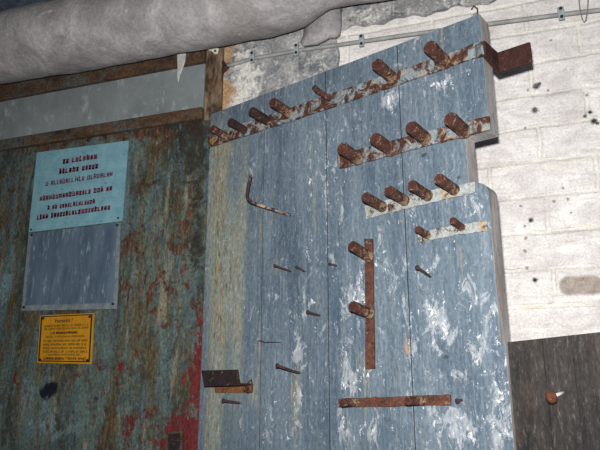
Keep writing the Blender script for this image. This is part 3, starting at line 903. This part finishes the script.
def peg(parent, org, tip_px, r, L, mat=M_peg, name='peg', base_px=None):
    tip = bl(tip_px[0], tip_px[1], L) - org
    if base_px: base = bl(base_px[0], base_px[1], .0068) - org
    else: base = Vector((tip.x, 0, tip.z - .006)); base.y = -org.y - .0024
    ax = (tip - base)
    d = ax.normalized()
    A = (Vector((0, 0, 1)) - d * d.z).normalized(); B = d.cross(A)
    NS = 20
    rnd = random.Random(int(tip_px[0] * 7 + tip_px[1]))
    prof = [(0, 1.14), (.06, 1.1), (.12, 1.0), (.24, 1.02), (.38, .98), (.52, 1.0), (.66, .99), (.8, 1.0), (.92, 1.0), (.975, .99), (1.0, .92), (1.0, .76), (.985, .66), (.985, .3)]
    v, f, mi = [], [], []
    wob = [rnd.uniform(-.035, .035) for q in range(NS)]
    for i, (t_, k) in enumerate(prof):
        for q in range(NS):
            an = 2 * math.pi * q / NS
            rr = r * k * (1 + wob[q] + rnd.uniform(-.025, .025))
            v.append(base + ax * t_ + (A * math.cos(an) + B * math.sin(an)) * rr)
    for i in range(len(prof) - 1):
        for q in range(NS):
            q2 = (q + 1) % NS
            f.append([i * NS + q, i * NS + q2, (i + 1) * NS + q2, (i + 1) * NS + q]); mi.append(1 if i >= 11 else 0)
    f.append(list(range(NS))[::-1]); mi.append(0)
    f.append([(len(prof) - 1) * NS + q for q in range(NS)]); mi.append(1)
    o_ = mesh(name, v, f, [mat, M_pegend if mat is M_peg else M_pegdark], parent, True, mi)
    at = o_.data.attributes.new('m1', 'FLOAT_COLOR', 'POINT')
    for i_ in range(len(v)):
        k = max(0, 1 - prof[i_ // NS][0] / .75) * (1 if mat is M_peg else .2)
        at.data[i_].color = (k, 0, 0, 1)
    for i_, p_ in enumerate(o_.data.polygons):
        if mi[i_] == 1 or i_ // NS == 10: p_.use_smooth = False
    return o_

def flatbar(parent, org, pts_top, pts_bot, th, mat, name='bar', jag=.0012):
    """flat iron bar: its top and bottom edge where they lie on the board"""
    tp = [bl(x, y, th) - org for x, y in pts_top]; bt = [bl(x, y, th) - org for x, y in pts_bot]
    n = 28
    rnd = random.Random(int(pts_top[0][0]))
    def at(pl, s):
        k = s * (len(pl) - 1); i = min(int(k), len(pl) - 2)
        return pl[i].lerp(pl[i + 1], k - i)
    v, f = [], []
    for i in range(n + 1):
        a, b = at(tp, i / n), at(bt, i / n)
        a = a + Vector((0, 0, rnd.uniform(-jag, jag))); b = b + Vector((0, 0, rnd.uniform(-jag, jag)))
        for p in (a, b):
            v.append(p); 
        for p in (b, a):
            v.append(Vector((p.x, -org.y - .0006, p.z)))
    for i in range(n):
        for s in range(4):
            q = (s + 1) % 4
            f.append([4 * i + s, 4 * i + q, 4 * i + 4 + q, 4 * i + 4 + s])
    f.append([0, 1, 2, 3]); f.append([4 * n + k for k in (3, 2, 1, 0)])
    return mesh(name, v, f, mat, parent, False, None, None, 0, .0015)

TB = .009
PL = .085
# top rail with its bracket end
t, o = on_board('peg_rail', 'longest rusty peg rail, running along the board top and past its right edge', 'peg rail', 345, 92, 'peg rails')
flatbar(t, o, [(207.5, 135), (300, 104), (390, 73), (482, 41)], [(208.5, 147), (300, 117.5), (390, 87), (484, 54)], TB, M_bar)
for tp, bs, r, L, m in (((212, 128.5), (229, 139), .0118, .07, M_peg), ((230, 121.5), (247, 132), .0125, .076, M_pegdark), ((251.5, 111), (268, 124), .0138, .08, M_pegdark), ((272.5, 102), (291, 114), .0142, .083, M_peg),
                        ((376.5, 64), (394, 80), .0162, .084, M_peg), ((429.5, 46.5), (447, 63), .0170, .086, M_peg)):
    p = bl(tp[0], tp[1], L)
    peg(t, o, tp, r, L, m, 'peg')
# thin bent peg
P = [bl(331, 99, .0135) - o, bl(326, 96, .024) - o, bl(318, 91, .036) - o, bl(313.5, 86.5, .046) - o]
v, f, k = tube(P, [.009, .008, .0085, .007], 12); mesh('bent_pin', v, f, M_peg, t, True)
# bracket: the bar turns back round the board edge, then out again
a0, a1 = bl(482, 41, TB) - o, bl(484, 54, TB) - o
uE = bl(486, 90).x - o.x + .001
def bracket():
    zt, zb_ = a0.z, a1.z
    zt2, zb2 = zt - .002, zb_
    back = .082
    path = [(a0.x - .02, -TB), (uE, -TB), (uE + .008, -TB + .006), (uE + .008, back), (uE + .089, back)]
    # offset path for thickness
    th = .008
    off = [(a0.x - .02, -TB + th), (uE - .002, -TB + th), (uE, -TB + .012), (uE, back + th), (uE + .089, back + th)]
    v, f = [], []
    for i, ((x, y), (x2, y2)) in enumerate(zip(path, off)):
        e = (0, 0, .4, 1, 1)[i]
        for (xx, yy) in ((x, y), (x2, y2)):
            v += [Vector((xx, yy, zt2 + .012 * e)), Vector((xx, yy, zb2 - .002 - .008 * e))]
    for i in range(len(path) - 1):
        b = 4 * i
        for q in ((0, 1, 5, 4), (1, 3, 7, 5), (3, 2, 6, 7), (2, 0, 4, 6)): f.append([b + z for z in q])
    f.append([0, 2, 3, 1]); e = 4 * (len(path) - 1); f.append([e, e + 1, e + 3, e + 2])
    mesh('bracket', v, f, M_pegbr, t, bevel=.001)
M_pegbr = mat_rust('dark_rusted_bracket', (36, 18, 16), (58, 28, 23), (84, 50, 38), .64)
bracket()

# second rail
t, o = on_board('peg_rail', 'four-peg rusty rail with short upright rust bands, just above the board notch', 'peg rail', 414, 145, 'peg rails')
flatbar(t, o, [(337, 155), (400, 138), (445, 126), (489, 115.5)], [(338.5, 168.5), (400, 152.5), (445, 141), (490, 129.5)], TB, M_bar)
for tp in ((342, 148), (375, 138.5), (411, 127), (450, 118.5)):
    peg(t, o, tp, .0165, .082)
# third rail
t, o = on_board('peg_rail', 'four-peg pale rail with thinner pegs below the notch', 'peg rail', 415, 202, 'peg rails')
flatbar(t, o, [(364, 206), (410, 194), (475, 181)], [(366, 219), (410, 207.5), (475, 192)], TB * .7, M_bar2)
for tp in ((365.5, 197), (388.5, 190.5), (412, 185), (439, 178.5)):
    peg(t, o, tp, .0132, .086)
# small rail
t, o = on_board('peg_rail', 'short pale rail with two thin pins, lowest of the sloping rails', 'peg rail', 450, 233, 'peg rails')
flatbar(t, o, [(417, 232), (452, 225), (487, 220.5)], [(418, 242), (452, 235.5), (487, 231)], TB * .6, M_bar2)
for tp, bs in (((417.5, 229), (432, 236)), ((452.5, 220.5), (466, 229))):
    peg(t, o, tp, .0085, .055, M_peg, 'pin')
P = [bl(424, 244, .002) - o, bl(421, 241, .012) - o, bl(419, 238, .02) - o]
v, f, k = tube(P, .003, 8); mesh('pin', v, f, M_bar2, t, True)
# vertical bar with two pegs
t, o = on_board('peg_bar', 'upright rusted flat bar with two pegs in the middle of the board', 'peg bar', 368, 300)
flatbar(t, o, [(364, 239), (365, 300), (365, 369)], [(372, 238), (373, 300), (374, 369)], TB, M_barrust)
peg(t, o, (351.5, 245.5), .0135, .072, base_px=(369.5, 257)); peg(t, o, (352, 306), .0135, .072, base_px=(370, 314))
q = bl(369, 242, TB) - o
v, f, k = tube([q, q + Vector((0, -.004, 0))], .006, 10); mesh('screw', v, f, M_bar, t)
# bottom horizontal bar
t, o = on_board('peg_bar', 'level rusted flat bar with two stub pegs near the foot of the board', 'peg bar', 394, 401)
flatbar(t, o, [(338, 398.5), (395, 396.5), (450, 394.5)], [(338.5, 407.5), (395, 406.5), (450, 405)], TB, M_barrust)
peg(t, o, (341.5, 402.6), .0098, .055, M_peg, base_px=(357, 402.6)); peg(t, o, (407, 401), .0098, .055, M_peg, base_px=(423, 401))

# holder at the left edge: back strip, floor and a dark lip in front
t, o = on_board('iron_holder', 'blackened iron holder with dark front lip at the lower left board edge', 'holder', 233, 388)
A = [bl(214, 383, .004) - o, bl(252, 383, .004) - o, bl(252.5, 393, .004) - o, bl(215, 393, .004) - o]
v, f = prism(A, .0032, Vector((0, -1, 0))); mesh('back_strip', v, f, M_orange, t, bevel=.001)
LO = .055
A = [bl(201, 370.5, LO) - o, bl(237, 369.5, LO) - o, bl(239.5, 385.5, LO) - o, bl(204, 386.5, LO) - o]
v, f = prism(A, .006, Vector((0, -1, 0))); mesh('front_lip', v, f, M_dark, t, bevel=.001)
z = A[2].z
x0, x1 = A[3].x + .002, A[2].x - .002
v, f = boxv((x0, -LO + .001, z + .0005), (x1, -.001, z + .006)); mesh('shelf', v, f, M_dark, t, bevel=.001)
P = [bl(x, y, .012) - o for x, y in ((244, 391), (247, 384), (251, 379.5), (252.5, 384), (252, 391), (248, 393), (244, 391))]
v, f, k = tube(P, .0022, 8); mesh('wire_ring', v, f, M_nail, t, True)
q = bl(248, 388.5, .004) - o
v, f, k = tube([q, q + Vector((0, -.01, 0))], .006, 10); mesh('bolt', v, f, M_pegend, t)

# nails
def nail(label, pts, r, head=None, mat=M_nail, name='nail', group='nails in the board'):
    """pts: (px, py, out) from the wood to the free end"""
    o = bl(*pts[0]) + Vector((0, -.0006, 0))
    t = thing(name, label, name.replace('_', ' '), bw(o), BA, group if name == 'nail' else None)
    P = [bl(*q) - o for q in pts]
    P = [P[0] + Vector((0, -.0008, 0)), P[0] + Vector((0, -r * 1.3, 0))] + P[1:]
    v, f, k = tube(P, [r * .8] + [r] * (len(P) - 1), 10)
    mesh('shank', v, f, mat, t, True)
    if head:
        d = (P[-1] - P[-2]).normalized()
        v, f, k = tube([P[-1] - d * .001, P[-1] + d * .0025, P[-1] + d * .004], [head, head, head * .7], 12)
        mesh('head', v, f, mat, t)
    return t
nail('long bent rusty hook rod with upturned end on the left of the board', [(290, 215, 0), (284, 213, .015), (268, 208, .04), (252, 202.5, .06), (248.2, 199.5, .066), (247, 195, .068), (248.5, 186, .07), (250.7, 175.5, .072)], .0048, None, M_hook, 'hook_rod')
nail('longer nail of the neighbouring pair below the bent hook rod', [(291, 271.5, 0), (284, 269, .02), (275, 265.5, .045)], .0028, .0042)
nail('shorter nail of the neighbouring pair below the bent hook rod', [(305, 271.5, 0), (297, 267, .025)], .0027, .004)
nail('tiny nail stub at the plank seam level with the top of the upright bar', [(336.5, 266, 0), (330, 264, .018)], .0028, .004)
nail('nail left of the upright bar at the height of its lower peg', [(320, 315.5, 0), (314, 314, .02), (308, 312, .04)], .0032, .0052)
nail('long straight nail pointing left, midway between iron holder and level bar', [(300, 373, 0), (288, 369.5, .035), (277.5, 365.5, .065)], .0037, .0058)
nail('short nail with square head directly below the blackened iron holder', [(240, 403, 0), (232, 402, .02), (223.5, 400.5, .045)], .0037, .0062)
nail('black nail slanting down right, below the short pale rail', [(431, 277, 0), (424, 272, .025), (417.5, 267.5, .05)], .003, .0055)
nail('small nail head at the right end of the level rusted bar', [(462, 400, 0), (457.5, 401, .016)], .003, .0058)
nail('thin bent wire pin on the left half of the board above the long straight nail', [(281, 342.5, 0), (272, 342, .012), (266, 342.5, .014), (259, 340.5, .02)], .0012, None, M_nail, 'wire_pin')
nail('twisted wire end sticking up from the top right corner of the board', [(478, 14, -.01), (477.5, 9, -.008), (474, 6, .0), (471.5, 9.5, .004)], .0022, None, M_nail, 'wire_pin')

# ------------------------------------------------------------------ black panel at the right
def tar_panel():
    BK = -.004
    e0 = bl(508.5, 342, BK); e1 = bl(600, 332, BK); slope = (e1.z - e0.z) / (e1.x - e0.x)
    x0 = bl(510, 400).x + .003; x1 = x0 + .62
    t = thing('tarred_panel', 'black tarred plank panel with sloping top at the right of the board', 'panel', bw(Vector((x0, -BK, 0))), BA)
    zt = lambda x: e0.z + slope * (x - e0.x)
    bs = [x0, bl(531, 400, BK).x, bl(577, 400, BK).x, bl(600, 400, BK).x + .06, x1]
    bs = [x0, bl(548, 400, BK).x, bl(578, 400, BK).x, bl(578, 400, BK).x + .13, x1]
    for a, b in zip(bs, bs[1:]):
        p = [Vector((a + .0002, 0, 0)), Vector((b - .0002, 0, 0)), Vector((b - .0002, 0, zt(b))), Vector((a + .0002, 0, zt(a)))]
        p = [q - Vector((x0, 0, 0)) for q in p]
        v, f = prism(p, .04, Vector((0, -1, 0)))
        mesh('plank', v, f, M_tar, t, bevel=.0008)
    # spike with a round head
    q = bl(563, 392.5, BK)
    base = q; tip = bl(551.5, 397, .03)
    n = thing('spike', 'orange rusted round-headed spike in the black panel', 'nail', bw(q), BA)
    d = (tip - base)
    v, f, k = tube([-d.normalized() * .006, d * .9], .0035, 10); mesh('shank', v, f, M_flake, n, True)
    u = d.normalized()
    v, f, k = tube([d - u * .004, d - u * .001, d + u * .003, d + u * .006, d + u * .0075], [.008, .0128, .0128, .009, .003], 16)
    mesh('head', v, f, M_head, n, True)
tar_panel()

# ------------------------------------------------------------------ light: the camera's flash and a dim room
def flash():
    l = bpy.data.lights.new('flash', 'SPOT')
    l.energy = 265
    l.shadow_soft_size = .018
    l.spot_size = math.radians(118); l.spot_blend = 1.0
    l.color = (1.0, .985, .97)
    o = bpy.data.objects.new('flash', l)
    o.location = EYE + CR @ Vector((-.015, .085, 0))
    d = ray(360, 205)
    o.rotation_euler = d.to_track_quat('-Z', 'Y').to_euler()
    C.objects.link(o)
flash()
w = bpy.data.worlds.new('world'); bpy.context.scene.world = w
w.use_nodes = True
w.node_tree.nodes['Background'].inputs[0].default_value = (.85, .92, 1, 1)
w.node_tree.nodes['Background'].inputs[1].default_value = .08
vs = bpy.context.scene.view_settings
vs.view_transform = 'Standard'; vs.look = 'None'; vs.exposure = 0; vs.gamma = 1
